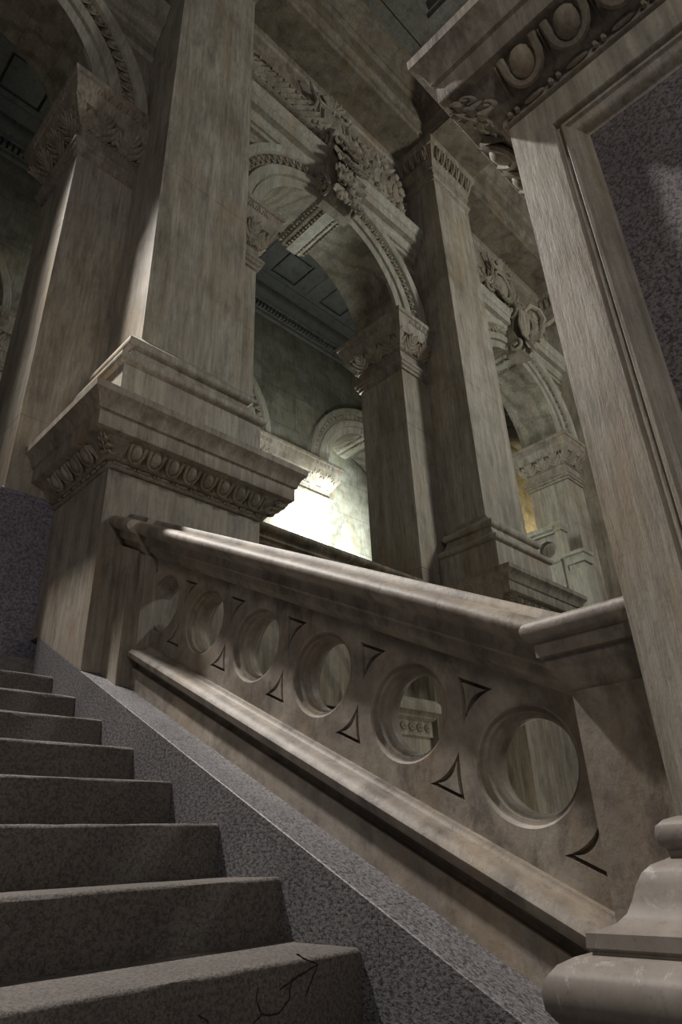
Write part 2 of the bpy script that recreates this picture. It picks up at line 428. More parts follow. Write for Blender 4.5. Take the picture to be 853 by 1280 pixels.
def curve_tri(t, cen, bulge):
    """sides bowed inwards round the neighbouring circles"""
    pts = []; g = Vector((sum(p[0] for p in t) / 3, sum(p[1] for p in t) / 3))
    for i in range(3):
        a = Vector(t[i]); b_ = Vector(t[(i + 1) % 3]); mid = (a + b_) / 2; nrm = (g - mid).normalized()
        bow = bulge[i]
        for j in range(8):
            s_ = j / 8; pts.append(a.lerp(b_, s_) + nrm * bow * 4 * s_ * (1 - s_))
    return pts
def inset(pts, d):
    n = len(pts); area = sum(pts[i].x * pts[(i + 1) % n].y - pts[(i + 1) % n].x * pts[i].y for i in range(n)); sg = 1 if area > 0 else -1
    out = []
    for i in range(n):
        a = pts[i - 1]; b_ = pts[i]; c = pts[(i + 1) % n]
        e0 = (b_ - a).normalized(); e1 = (c - b_).normalized(); n0 = Vector((-e0.y, e0.x)) * sg; n1 = Vector((-e1.y, e1.x)) * sg
        m = n0 + n1; m = m / max(.02, m.dot(n0)); out.append(b_ + m * d)
    return out
def make_panel(parent, y0, y1, slope, zb, holes, tris, name='pierced_panel'):
    mb = MB()
    mb.extrude([(XF, -.06), (XF, -.57), (XB, -.57), (XB, -.06)], lambda p: (p[0], y0, zb + p[1] + slope * y0), lambda p: (p[0], y1, zb + p[1] + slope * y1), True)
    o = mb.build(name, M['rail'], None, True)
    cut = MB(); N = 56; cuts = []
    hp = [(HR + .006, -.02), (HR + .006, .0), (HR, .0035), (HR - .002, .020), (HR - .013, .022), (HR - .015, .036), (HR - .022, .046), (HR - .028, .062), (HR - .029, .080), (HR - .026, .098), (HR - .019, .110), (HR - .013, .114), (HR - .004, .116), (HR, .132), (HR + .006, .1355), (HR + .006, .16)]
    for (cy, cc) in holes:
        cz = zb + cc + slope * cy; vs = []
        for r, x in hp:
            for i in range(N): a = 2 * PI * i / N; vs.append((XF + x, cy + r * math.cos(a), cz + r * math.sin(a)))
        fs = [tuple(range(N)), tuple((len(hp) - 1) * N + i for i in reversed(range(N)))]
        for j in range(len(hp) - 1):
            for i in range(N): fs.append((j * N + i, (j + 1) * N + i, (j + 1) * N + (i + 1) % N, j * N + (i + 1) % N))
        cut.add(vs, fs, True); cuts.append(cut.build('cutter', M['rail'], None, True)); cut = MB()
    for (t3, bl) in tris:
        t3 = [Vector(p) for p in t3]; n = 24; vs = []
        def L3(d): return curve_tri(inset(t3, d), None, bl)
        for P, x in ((L3(0), XF - .01), (L3(0), XF + .004), (L3(.004), XF + .020), (L3(.009), XF + .020), (L3(.012), XF + .004), (L3(.012), XF - .01)):
            for p in P: vs.append((x, p.x, zb + p.y + slope * p.x))
        fs = []
        for j in range(6):
            for i in range(n): fs.append((j * n + i, ((j + 1) % 6) * n + i, ((j + 1) % 6) * n + (i + 1) % n, j * n + (i + 1) % n))
        cut.add(vs, fs); cuts.append(cut.build('cutter', M['rail'], None, True)); cut = MB()
    for co in cuts:
        md = o.modifiers.new('b', 'BOOLEAN'); md.operation = 'DIFFERENCE'; md.object = co; md.solver = 'EXACT'
    dg = bpy.context.evaluated_depsgraph_get(); dg.update()
    me = bpy.data.meshes.new_from_object(o.evaluated_get(dg))
    o.modifiers.clear()
    for co in cuts: bpy.data.objects.remove(co)
    off = Vector(parent['_w'])
    me.transform(Matrix.Translation(-off)); o.data = me
    me.name = name; me.set_sharp_from_angle(angle=math.radians(11))
    o.parent = parent; return o
holes = [(HY0 + HP * k, HC) for k in range(6)]
tr = []
for t in tri_rings():
    up = t[0][1] > -.2
    bulge = (0.0, .013, .004) if up else (.013, 0.0, .004)
    tr.append((t, bulge))
bal = thing('stair_balustrade', 'sloping marble balustrade pierced by six round openings beside the steps', 'balustrade', (XM, 1.9, .2))
make_panel(bal, .711, 3.06, S, 0, holes, tr)
mb = MB(); bal_section(mb, RAILP, 0, .700, 2.99, S, 0); bal_section(mb, RAILP, -.045, 2.975, 3.199, S, 0, n=2); mb.build('handrail', M['rail'], bal)
mb = MB(); bal_section(mb, BOTP, 0, .711, 3.03, S, 0); mb.build('bottom_rail', M['rail'], bal)
mb = MB()
mb.extrude([(1.50, 0), (1.50, 1), (1.86, 1), (1.86, 0)], lambda p: (p[0], 3.02, (-.06 if p[1] else -.86) + S * 3.02), lambda p: (p[0], 3.199, (-.06 if p[1] else -.86) + S * 3.199), True)
mb.extrude([(1.555, 0), (1.555, 1), (1.80, 1), (1.80, 0)], lambda p: (p[0], 2.955, (-.07 if p[1] else -.60) + S * 2.955), lambda p: (p[0], 3.02, (-.07 if p[1] else -.60) + S * 3.02), True)
mb.build('end_block', M['marble'], bal)

# newel
nw = thing('newel_post', 'square marble newel with moulded cap at the foot of the balustrade', 'newel', (1.68, .45, -.9))
path = [(1.45, .516), (1.93, .516), (1.93, .71), (1.45, .71)]
mb = MB(); mb.mould(path, [(0, -1.2), (0, .31)], caps=True); mb.build('shaft', M['rail'], nw)
mb = MB(); CAPN = [(-.02, .295), (0, .303), (.004, .307), (.010, .312), (.018, .325), (.024, .340), (.031, .354), (.035, .360), (.035, .379), (.047, .382), (.048, .415), (.054, .417), (.062, .423), (.068, .434), (.069, .448), (.064, .459), (.053, .467), (.03, .471), (-.02, .473)]
mb.mould(path, CAPN, caps=True)
mb.build('cap', M['rail'], nw)

# ------------------------------------------------------------------ right pedestal
CORN = [(-.06, 2.004), (.002, 2.010), (.014, 2.018), (.014, 2.024), (.010, 2.052), (.030, 2.056), (.050, 2.075), (.085, 2.12), (.120, 2.142), (.130, 2.150), (.165, 2.152), (.168, 2.158), (.168, 2.245), (.182, 2.252), (.186, 2.268), (.192, 2.285), (.205, 2.315), (.226, 2.335), (.236, 2.345), (.238, 2.388), (.20, 2.400), (-.05, 2.43)]
def cornice_orn(t, x0, x1, y0, y1, name_parent, sides='xyX', sc_=1.0, unit=.128, far=None):
    """egg moulding and beads on the -X, -Y, +X (and +Y) faces of a pedestal cornice"""
    sq = 1 / math.sqrt(.075 ** 2 + .09 ** 2)
    def run(o, U, N, L):
        W = Vector(N) * .09 * sq - Vector((0, 0, .075 * sq)); V = Vector(N) * .075 * sq + Vector((0, 0, .09 * sq))
        f = lin(Vector(o) + Vector(N) * .038 + Vector((0, 0, 2.058)), U, V, W); m = .05
        g = lambda u, v, w: f(u + m, v, w)
        e = MB(); b_ = MB(); egg_run(e, g, L - 2 * m, unit, .112, .040)
        bf = lin(Vector(o) + Vector(N) * .018 + Vector((0, 0, 2.037)), U, (0, 0, 1), N); bead_run(b_, bf, L, unit / 2, .011)
        e.build('egg_moulding', M['carved'], name_parent); b_.build('bead_moulding', M['carved'], name_parent)
    if 'x' in sides: run((x0, y1, 0), (0, -1, 0), (-1, 0, 0), y1 - y0)
    if 'y' in sides: run((x0, y0, 0), (1, 0, 0), (0, -1, 0), x1 - x0)
    if 'X' in sides: run((x1, y0, 0), (0, 1, 0), (1, 0, 0), y1 - y0)
    if 'Y' in sides: run((x1, y1, 0), (-1, 0, 0), (0, 1, 0), x1 - x0)
    for (px, py, sx, sy, cond) in ((x0, y0, -1, -1, 'x' in sides and 'y' in sides), (x1, y0, 1, -1, 'X' in sides and 'y' in sides), (x0, y1, -1, 1, 'x' in sides and 'Y' in sides), (x1, y1, 1, 1, 'X' in sides and 'Y' in sides)):
        if not cond: continue
        N = Vector((sx, sy, 0)).normalized(); U = Vector((-N.y, N.x, 0))
        # bend the carving round the corner: u runs along both faces
        def f(u, v, w, px=px, py=py, sx=sx, sy=sy):
            d = .040 + .085 * v / .112 + w * .75
            x = px + sx * d; y = py + sy * d
            if u > 0: x -= sx * u
            else: y -= sy * (-u)
            return (x, y, 2.058 + .085 * v / .112 - w * .35)
        c = MB(); corner_carving(c, f, .115, .036); c.build('corner_foliage', M['carved'], name_parent)

RX0, RX1, RY0, RY1 = 1.36, 2.46, -.62, .513
rp = thing('stair_pedestal', 'big marble pedestal with a speckled granite panel in the right foreground', 'pedestal', (1.9, 0, -1.2))
mb = MB(); mb.box(RX0 + .06, RX1, RY0 + .002, RY1 - .002, .0, 1.97)
def framep(mb, f, W, H, prof):
    """picture-frame sweep: prof = [(inset, depth)]"""
    vs = []
    for ins, d in prof:
        for (a, b_) in ((ins, ins), (W - ins, ins), (W - ins, H - ins), (ins, H - ins)): vs.append(f(a, b_, -d))
    fs = []
    for j in range(len(prof) - 1):
        for i in range(4): fs.append((j * 4 + i, j * 4 + (i + 1) % 4, (j + 1) * 4 + (i + 1) % 4, (j + 1) * 4 + i))
    mb.add(vs, fs)
zb0, zt0 = .02, 2.02
f = lin((RX0, RY1, zb0), (0, -1, 0), (0, 0, 1), (-1, 0, 0))
framep(mb, f, RY1 - RY0, zt0 - zb0, [(0, .06), (0, 0), (.126, 0), (.130, .004), (.132, .020), (.140, .022), (.143, .012), (.150, .006), (.158, .008), (.163, .016), (.166, .019), (.176, .024), (.188, .036), (.196, .050), (.200, .056), (.206, .058), (.206, .0599)])
mb.build('shaft', M['shaft'], rp)
mb = MB()
vs = [f(.204, .204, -.0565), f(RY1 - RY0 - .204, .204, -.0565), f(RY1 - RY0 - .204, 1.796, -.0565), f(.204, 1.796, -.0565)]
mb.box(RX0 + .0565, RX0 + .0605, RY0 + .204, RY1 - .204, zb0 + .204, zt0 - .204)
mb.build('granite_panel', M['panel'], rp)['label'] = 'speckled pinkish grey granite panel'
mb = MB(); rect = [(RX0, RY0), (RX1, RY0), (RX1, RY1), (RX0, RY1)]
mb.mould(rect, [(d * .87 if d > 0 else d, z) for d, z in CORN], caps=True); rc = mb.build('cornice', M['marble'], rp)
cornice_orn(rp, RX0, RX1, RY0, RY1, rc, 'xY', unit=.14)
mb = MB()
mb.mould(rect, [(-.05, .04), (0, .035), (.018, .030), (.030, .020), (.034, .004), (.030, -.012), (.022, -.018), (.020, -.030), (.030, -.034), (.046, -.040), (.060, -.052), (.070, -.070), (.078, -.092), (.088, -.112), (.104, -.126), (.128, -.134), (.142, -.137), (.144, -.158), (.138, -.163), (.138, -.168), (.160, -.170), (.182, -.180), (.197, -.196), (.205, -.216), (.203, -.240), (.190, -.258), (.165, -.268), (.13, -.27), (.13, -1.2)], caps=True)
mb.build('base_moulding', M['chalk'], rp)

# ------------------------------------------------------------------ pilasters on pedestals
PX0, PX1, PY0, PY1 = 1.40, 2.49, 3.20, 3.93
SX0, SX1, SY0 = 1.585, 2.425, 3.385
ZT = 9.45
pil = thing('pilaster', 'nearest tall marble pilaster on its carved pedestal above the balustrade', 'pilaster', (2.0, 3.6, -1.0), 'pilasters along the arcade')
rect = [(PX0, PY0), (PX1, PY0), (PX1, PY1), (PX0, PY1)]
def sloped_pedestal(t):
    mb = MB(); pr = [(PY0, sz(PY0) + .005), (3.83, sz(3.83) + .005), (PY1, sz(3.83) + .005), (PY1, 2.0), (PY0, 2.0)]
    mb.extrude(pr, lambda p: (PX0, p[0], p[1]), lambda p: (PX1, p[0], p[1]), True); mb.build('pedestal', M['marble'], t)
def plain_pedestal(t):
    dx = t['_w'][0] - pil['_w'][0]
    mb = MB(); mb.box(PX0 + dx, PX1 + dx, PY0, PY1 - .001, -1.2, 2.0); mb.build('pedestal', M['marble'], t)
mb = MB(); mb.mould(rect, CORN, caps=True, ymax=PY1); pc = mb.build('pedestal_cornice', M['marble'], pil)
cornice_orn(pil, PX0, PX1, PY0, PY1 - .1, pc, 'xyX', unit=.128)
mb = MB(); mb.mould(rect, [(-.005, 2.41), (-.005, 2.775), (.012, 2.782), (.026, 2.795), (.032, 2.815), (.028, 2.838), (.012, 2.850), (-.008, 2.854), (-.012, 2.866), (-.034, 2.872), (-.055, 2.90), (-.070, 2.94), (-.078, 2.972), (-.064, 2.978), (-.048, 2.992), (-.040, 3.015), (-.043, 3.042), (-.058, 3.060), (-.085, 3.066), (-.092, 3.085), (-.115, 3.10), (-.14, 3.13), (-.19, 3.20)], caps=True, ymax=PY1)
mb.build('base_moulding', M['shaft'], pil)
srect = [(SX0, SY0), (SX1, SY0), (SX1, PY1), (SX0, PY1)]
def jprof(z0, z1, js, g=.004):
    p = [(0, z0)]
    for z in js: p += [(0, z - g), (-g * 1.6, z), (0, z + g)]
    return p + [(0, z1)]
mb = MB(); mb.mould(srect, jprof(3.05, 9.0, (5.03, 6.81), .003), caps=True); mb.build('shaft', M['shaft'], pil)
mb = MB(); mb.mould(srect, [(0, 8.66), (.018, 8.67), (.018, 8.72), (.035, 8.735), (.035, 8.77), (.01, 8.785), (.01, 8.90), (.03, 8.91), (.03, 9.02), (.045, 9.04), (.05, 9.07), (.06, 9.10), (.085, 9.24), (.10, 9.30), (.125, 9.31), (.135, 9.34), (.14, 9.42), (.14, ZT)], caps=True, ymax=PY1)
cp = mb.build('capital', M['marble'], pil)
for o_, U_, N_, L_ in (((SX0, PY1, 0), (0, -1, 0), (-1, 0, 0), PY1 - SY0), ((SX0, SY0, 0), (1, 0, 0), (0, -1, 0), SX1 - SX0), ((SX1, SY0, 0), (0, 1, 0), (1, 0, 0), PY1 - SY0)):
    g0 = lin(Vector(o_) + Vector(N_) * .058 + Vector((0, 0, 9.075)), U_, Vector((0, 0, 1)) + Vector(N_) * .2, N_)
    e = MB(); egg_run(e, g0, L_, .115, .22, .06, hi=False); e.build('egg_moulding', M['carved'], cp)

# ------------------------------------------------------------------ piers with leafy capitals
QX0, QX1, QY0, QY1 = 1.084, 2.95, 3.93, 4.62
pier = thing('arcade_pier', 'leafy-capped marble pier at the far left beside the nearest pilaster', 'pier', (2.0, 4.27, 1.03), 'piers of the arcade')
qrect = [(QX0, QY0), (QX1, QY0), (QX1, QY1), (QX0, QY1)]
mb = MB(); mb.mould([(QX0 - .02, QY0 - .004), (QX1 + .02, QY0 - .004), (QX1 + .02, QY1 + .02), (QX0 - .02, QY1 + .02)], [(0, -1.2), (0, 2.07), (-.02, 2.085)], caps=True)
mb.build('granite_dado', M['dado'], pier)['label'] = 'violet-grey granite dado'
mb = MB(); mb.mould(qrect, jprof(2.07, 5.28, (2.62, 4.45), .003), caps=True); mb.build('shaft', M['shaft'], pier)
CAPP = [(-.02, 5.235), (.0, 5.240), (.022, 5.250), (.022, 5.285), (.045, 5.300), (.045, 5.330), (.062, 5.345), (.062, 5.378), (.012, 5.392), (.012, 5.520), (.028, 5.53), (.028, 5.548), (.018, 5.56), (.026, 5.60), (.060, 5.66), (.105, 5.705), (.140, 5.715), (.145, 5.73), (.160, 5.80), (.168, 5.835), (.178, 5.85), (.192, 5.935), (.210, 5.945), (.215, 5.965), (.215, 5.998), (.0, 6.0)]
mb = MB(); mb.mould(qrect, CAPP, caps=True); qc = mb.build('capital', M['marble'], pier)
for o_, U_, N_, L_ in (((QX0, QY1, 0), (0, -1, 0), (-1, 0, 0), QY1 - QY0), ((QX0, QY0, 0), (1, 0, 0), (0, -1, 0), SX0 - QX0), ((SX1, QY0, 0), (1, 0, 0), (0, -1, 0), QX1 - SX1), ((QX1, QY0, 0), (0, 1, 0), (1, 0, 0), QY1 - QY0)):
    N3 = Vector(N_); n_ = 0.42
    V3 = (Vector((0, 0, 1)) + N3 * n_); f0 = lin(Vector(o_) + N3 * .028 + Vector((0, 0, 5.545)), U_, V3, N3)
    lv = MB(); tg = MB(); leaf_run(lv, f0, L_, .215, .175, .055); lv.build('acanthus_leaves', M['carved'], qc)
    dots(tg, lin(Vector(o_) + N3 * .03 + Vector((0, 0, 5.537)), U_, (0, 0, 1), N3), L_, .03, .012); tg.build('bead_moulding', M['carved'], qc); tg = MB()
    tongue_run(tg, lin(Vector(o_) + N3 * .182 + Vector((0, 0, 5.855)), U_, (0, 0, 1), N3), L_, .085, .075, .012); tg.build('tongue_moulding', M['carved'], qc)
for (px, py, sx, sy) in ((QX0, QY0, -1, -1), (QX1, QY0, 1, -1), (QX0, QY1, -1, 1), (QX1, QY1, 1, 1)):
    def f(u, v, w, px=px, py=py, sx=sx, sy=sy):
        d = .03 + .42 * v + w * .8; x = px + sx * d; y = py + sy * d
        if u > 0: x -= sx * u
        else: y += sy * u
        return (x, y, 5.545 + v)
    lv = MB(); acanthus(lv, f, 0, .18, .24, .05); lv.build('corner_leaf', M['carved'], qc)

# ------------------------------------------------------------------ arches
CX = (QX1 + QX0 + BAY) / 2; ZC = 6.0; RI = CX - QX1 + .005; RO = 1.625
def make_arch():
    t = thing('stone_arch', 'central round arch with leafy scroll keystone beside the nearest pilaster', 'arch', (CX, 4.2, ZC), 'arches of the arcade')
    mb = MB()
    mb.arc([(RI, 3.932), (RI, 3.905), (RI + .006, 3.898), (RI + .125, 3.895), (RI + .13, 3.91), (RI + .142, 3.91), (RI + .146, 3.868), (RI + .255, 3.862), (RI + .262, 3.90), (RI + .285, 3.905), (RI + .38, 3.900), (RI + .388, 3.835), (RI + .40, 3.818), (RO - .012, 3.800), (RO, 3.812), (RO, 3.932)], CX, ZC + .002, 0, PI, 72, True)
    av = mb.build('archivolt', M['shaft_pale'], t)
    e = MB(); r0 = RI + .285
    egg_run(e, arcmap(CX, ZC, r0, 3.900, .01), PI * r0 - .02 * r0, .112, .10, .065, hi=False)
    e.build('egg_moulding', M['carved'], av)
    # soffit with open joints between the voussoirs
    mb = MB(); nv = 9
    for i in range(nv):
        a0 = PI * i / nv + .0016; a1 = PI * (i + 1) / nv - .0016
        mb.arc([(RI + .001, 3.90), (RI + .001, 4.60), (RI + .10, 4.60), (RI + .10, 3.90)], CX, ZC, a0, a1, 8)
    mb.arc([(RI + .006, 3.95), (RI + .006, 4.61), (RI + .11, 4.61), (RI + .11, 3.95)], CX, ZC, 0, PI, 64)
    mb.build('soffit', M['soffit'], t)
    mb = MB(); mb.arc([(RI, 4.60), (RI + .16, 4.64), (RI + .17, 4.66), (RI + .35, 4.68), (RI + .42, 4.72), (RO, 4.72), (RO, 4.615), (RI, 4.60)][:-1], CX, ZC, 0, PI, 64); mb.build('rear_archivolt', M['shaft_pale'], t)
    # banded crown block running through the soffit
    mb = MB(); zt = ZC + RI + .02
    pr = [(-.235, .04), (-.235, -.03), (-.215, -.045), (-.175, -.05), (-.165, -.075), (-.15, -.09), (-.12, -.095), (-.11, -.075), (-.085, -.075), (-.075, -.12), (.075, -.12), (.085, -.075), (.11, -.075), (.12, -.095), (.15, -.09), (.165, -.075), (.175, -.05), (.215, -.045), (.235, -.03), (.235, .04)]
    mb.extrude(pr, lambda p: (CX + p[0], 3.86, zt + p[1]), lambda p: (CX + p[0], 4.70, zt + p[1]), True)
    cb = mb.build('crown_band', M['shaft_pale'], t)
    for s in (-.098, .098, -.20, .20):
        e = MB(); dots(e, lin((CX + s, 3.88, zt - (.104 if abs(s) < .15 else .066)), (0, 1, 0), (0, 0, 1), (1, 0, 0)), .80, .055, .024); e.build('bead_moulding', M['carved'], cb)
    return t
arch = make_arch()
HOOD = [(0, 7.36), (.05, 7.36), (.05, 7.43), (.08, 7.43), (.08, 7.49), (.10, 7.505), (.115, 7.54), (.115, 7.565), (.19, 7.57), (.195, 7.69), (.215, 7.70), (.222, 7.74), (.25, 7.78), (.255, 7.83), (0, 7.88)]
def hood(t):
    for a, b_ in ((SX1, CX - .19), (CX + .19, SX0 + BAY)):
        mb = MB(); mb.mould([(a + .004, QY0), (b_ - .004, QY0)], HOOD, False, caps=True); mb.build('hood_mould', M['shaft_pale'], t)
        mb = MB(); mb.mould([(a + .004, QY0 - .0), (b_ - .004, QY0)], [(0, 7.16), (.02, 7.17), (.02, 7.22), (.0, 7.23)], False, caps=True); mb.build('fillet', M['shaft_pale'], t)
hood(arch)
arch_plain = [c.name for c in arch.children]

def leafy_keystone(t):
    f = lin((CX, QY0, 0), (1, 0, 0), (0, 0, 1), (0, -1, 0)); mb = MB()
    # console body, swelling outward to the top
    ZS = lambda v: 7.0 + (v - 7.02) * 1.22
    side = [(.0, 7.02), (.12, 7.03), (.26, 7.14), (.26, 7.30), (.25, 7.45), (.30, 7.62), (.36, 7.78), (.38, 7.92), (.32, 8.0), (.0, 8.02)]
    mb.extrude(side, lambda p: (CX - .23, QY0 - p[0] * .9, ZS(p[1])), lambda p: (CX + .23, QY0 - p[0] * .9, ZS(p[1])), True)
    b0 = mb.build('keystone', M['carved'], t); b0['label'] = 'scrolled keystone carved with acanthus'
    lv = MB()
    for s in (-1, 1):
        g = lambda u, v, w, s=s: (CX + s * (.23 + w), QY0 - u * .9, ZS(v))
        spiral(lv, g, (.24, 7.86), .13, 1.6, .034, .0, .04, 1, -PI / 2); spiral(lv, g, (.17, 7.14), .09, 1.5, .026, .0, .03, -1, PI / 2)
        lv.tube(g, [(.10, 7.84, .01), (.12, 7.6, .01), (.17, 7.4, .01), (.25, 7.22, .01), (.26, 7.12, .01)], [.03, .04, .035, .032, .026], 6); lv.tube(g, [(.03, 7.84, .01), (.05, 7.6, .01), (.08, 7.35, .01), (.10, 7.15, .01)], .022, 6)
        for k in range(6): rosette(lv, g, (.08 + .05 * (k % 2), 7.25 + .09 * k), .06, .04, 5, k)
    # broad acanthus lying over the front of the console
    def ff(u, v, w):
        t_ = (v - 7.02) / .95; d = .24 + .14 * t_ + .05 * math.sin(t_ * 5); return (CX + u * 1.25, QY0 - d * .9 - w, ZS(v))
    for k in range(7):
        v0 = 7.98 - k * .135; sp = .9 + .1 * math.sin(k)
        for s in (-1, 1):
            for q, an in enumerate((-.35, -.85, -1.25)):
                lv.petal(ff, s * .015, v0, an if s > 0 else PI - an, (.25 - .03 * q) * sp, .105, .03, .10 + .03 * (k % 2), .014, 4, curl=-.25 * s)
    lv.petal(ff, 0, 8.0, -PI / 2, .95, .10, .04, .10, .02, 8)
    for k in range(16):
        a = random.uniform(-.13, .13); v = random.uniform(7.0, 7.42); r = random.uniform(.028, .05)
        lv.ell(ff, (a, v, .07), (r, r, r), 7, 5)
    for k in range(8): rosette(lv, ff, (random.uniform(-.15, .15), random.uniform(7.0, 7.45)), .075, .09, 6, k)
    lv.build('acanthus_leaves', M['carved'], b0)
def swan_keystone(t):
    mb = MB()
    side = [(.0, 7.02), (.26, 7.03), (.30, 7.10), (.24, 7.26), (.20, 7.45), (.24, 7.62), (.32, 7.76), (.34, 7.9), (.28, 8.0), (.0, 8.02)]
    mb.extrude(side, lambda p: (CX - .17, QY0 - p[0], p[1]), lambda p: (CX + .17, QY0 - p[0], p[1]), True)
    b0 = mb.build('keystone', M['carved'], t); b0['label'] = 'keystone carved with a draped scroll and reaching limb'
    lv = MB(); f = lin((CX, QY0, 0), (1, 0, 0), (0, 0, 1), (0, -1, 0))
    for s in (-1, 1):
        g = lambda u, v, w, s=s: (CX + s * (.17 + w), QY0 - u, v)
        spiral(lv, g, (.22, 7.84), .14, 1.5, .036, .0, .06, 1, -PI / 2); spiral(lv, g, (.20, 7.13), .10, 1.4, .03, .0, .05, -1, PI / 2)
    for k in range(7):
        u = -.15 + .05 * k
        lv.tube(f, [(u * .6, 7.98, .30), (u * 1.1, 7.75, .38), (u * 1.2 + .01, 7.5, .34 + .02 * (k % 2)), (u * .9, 7.3, .34), (u * .5, 7.12, .40), (u * .3, 7.02, .42)], [.02, .034, .036, .032, .026, .012], 6)
    lv.tube(f, [(.02, 7.85, .32), (.14, 8.02, .42), (.30, 7.98, .48), (.36, 7.80, .50), (.30, 7.6, .48), (.22, 7.42, .46), (.16, 7.25, .44)], [.03, .05, .055, .058, .055, .045, .025], 8)
    lv.tube(f, [(.28, 7.62, .46), (.36, 7.66, .56), (.43, 7.76, .66), (.47, 7.84, .74)], [.04, .04, .036, .032], 8)
    lv.ell(f, (.48, 7.86, .76), (.055, .06, .05), 8, 6)
    for k in range(12): lv.petal(f, .26 - .025 * k, 7.95 - .07 * k, -1.2 - .12 * k, .26, .08, .40, .47, .016, 4, curl=.3)
    for k in range(5): lv.tube(f, [(.05 + .04 * k, 7.9, .36), (.10 + .035 * k, 7.6, .43), (.06 + .03 * k, 7.3, .40)], [.014, .024, .012], 5)
    lv.build('draped_scroll', M['carved'], b0)

def leaf_cluster(mb, f, pts, r, w):
    for (u, v) in pts:
        rosette(mb, f, (u + random.uniform(-.03, .03), v + random.uniform(-.03, .03)), r * random.uniform(.7, 1.0), w * random.uniform(.5, .9), random.choice((5, 6)), random.random() * 6)
        mb.ell(f, (u + random.uniform(-.06, .06), v + random.uniform(-.06, .06), w * .5), (r * .3,) * 3, 7, 5)
def frieze(variant, label):
    """carved panel between hood mould and beam: garland, cartouche, foliage"""
    t = thing('frieze_carving', label, 'relief carving', (CX, QY0, 7.9))
    f = lin((CX, QY0, 0), (1, 0, 0), (0, 0, 1), (0, -1, 0)); L = CX - SX1
    mb = MB()
    # plain border fillet of the panel
    mb.mould([(SX1 + .004, QY0), (SX0 + BAY - .004, QY0)], [(0, 9.20), (.03, 9.21), (.03, 9.30), (.06, 9.33), (.06, 9.449), (0, 9.449)], False, caps=True)
    mb.build('top_fillet', M['marble'], t)
    g = MB()
    if variant == 0:
        # laurel rope on the left
        for i in range(13):
            u = -L + .08 + i * .105; v = 8.30 + .10 * math.sin(i * .22)
            for s in (-1, 1):
                for q in range(2): g.petal(f, u - .05, v + s * .01, s * (.5 + .25 * q), .34, .13, .05 + .02 * q, .13 + .02 * q, .022, 5, curl=-.15 * s)
        for i in range(14): g.tube(f, [(-L + .06 + i * .10 + .055 * math.cos(q), 8.72 + .06 * math.sin(q), .08) for q in (0, .9, 1.8, 2.7, 3.6, 4.5, 5.4)], .022, 6, closed=True)
        pass
        g.build('laurel_rope', M['carved'], t)
        g = MB()
        leaf_cluster(g, f, [(.42 + .23 * i, 8.80 - .34 * j + .08 * (i % 2)) for i in range(5) for j in range(3)], .21, .15)
        for i in range(9): g.petal(f, .34 + .13 * i, 8.1 + .12 * (i % 2), PI / 2 + random.uniform(-.6, .6), .5, .24, .06, .15, .03, 5)
        for i in range(22): r = random.uniform(.04, .075); g.ell(f, (random.uniform(.3, 1.45), random.uniform(8.05, 8.9), .11), (r, r, r * .8), 8, 6)
        g.build('leaf_cluster', M['carved'], t)
    else:
        for s in (-1, 1):
            for i in range(5): spiral(g, f, (s * (.42 + .22 * i), 8.35 + .22 * (i % 2)), .13, 1.4, .032, .05, .10, s * (1 if i % 2 else -1), 0)
            for i in range(9): g.petal(f, s * (.35 + .13 * i), 8.3 + .1 * (i % 3), random.uniform(.4, 2.6), .26, .10, .03, .12, .016, 4)
        g.build('scrolling_foliage', M['carved'], t)
    # cartouche with shell on top
    c = MB(); f_ = f; f = lambda u, v, w: f_(u * 1.15, 8.30 + (v - 8.02) * .84, w)
    hw = .20
    oval = [(math.cos(2 * PI * i / 28) * hw, 8.42 + math.sin(2 * PI * i / 28) * .34, .10) for i in range(28)]
    if variant == 0:
        c.extrude([(-.17, 8.02), (.17, 8.02), (.20, 8.3), (.17, 8.72), (-.17, 8.72), (-.20, 8.3)], lambda p: f(p[0], p[1], 0), lambda p: f(p[0] * .8, 8.37 + (p[1] - 8.37) * .85, .13), True)
        c.tube(f, [(-.19, 8.02, .09), (.19, 8.02, .09), (.22, 8.3, .10), (.19, 8.74, .10), (-.19, 8.74, .10), (-.22, 8.3, .10)], .022, 5, closed=True)
    else:
        c.ell(f, (0, 8.42, .04), (.17, .31, .10), 16, 10); c.tube(f, oval, .032, 6, closed=True)
        dots(c, lambda u, v, w: f(math.cos(u) * .25, 8.42 + math.sin(u) * .39, .09 + w), 2 * PI, .22, .02)
    for s in (-1, 1):
        spiral(c, f, (s * .17, 8.86), .12, 1.5, .035, .10, .17, s, PI / 2)
        spiral(c, f, (s * .24, 8.15), .08, 1.3, .025, .08, .12, -s, 0)
        c.tube(f, [(s * .22, 8.2, .1), (s * .30, 8.45, .1), (s * .25, 8.7, .12), (s * .32, 8.92, .12), (s * .36, 9.02, .14)], [.03, .035, .03, .025, .015], 6)
    for i in range(5): c.petal(f, 0, 8.80, PI / 2 + (i - 2) * .42, .20, .13, .12, .20, .03, 5)
    for k in range(5): c.petal(f, 0, 8.12, -PI / 2 + (k - 2) * .42, .15, .10, .08, .14, .02, 4)
    c.build('cartouche', M['carved'], t)
    return t
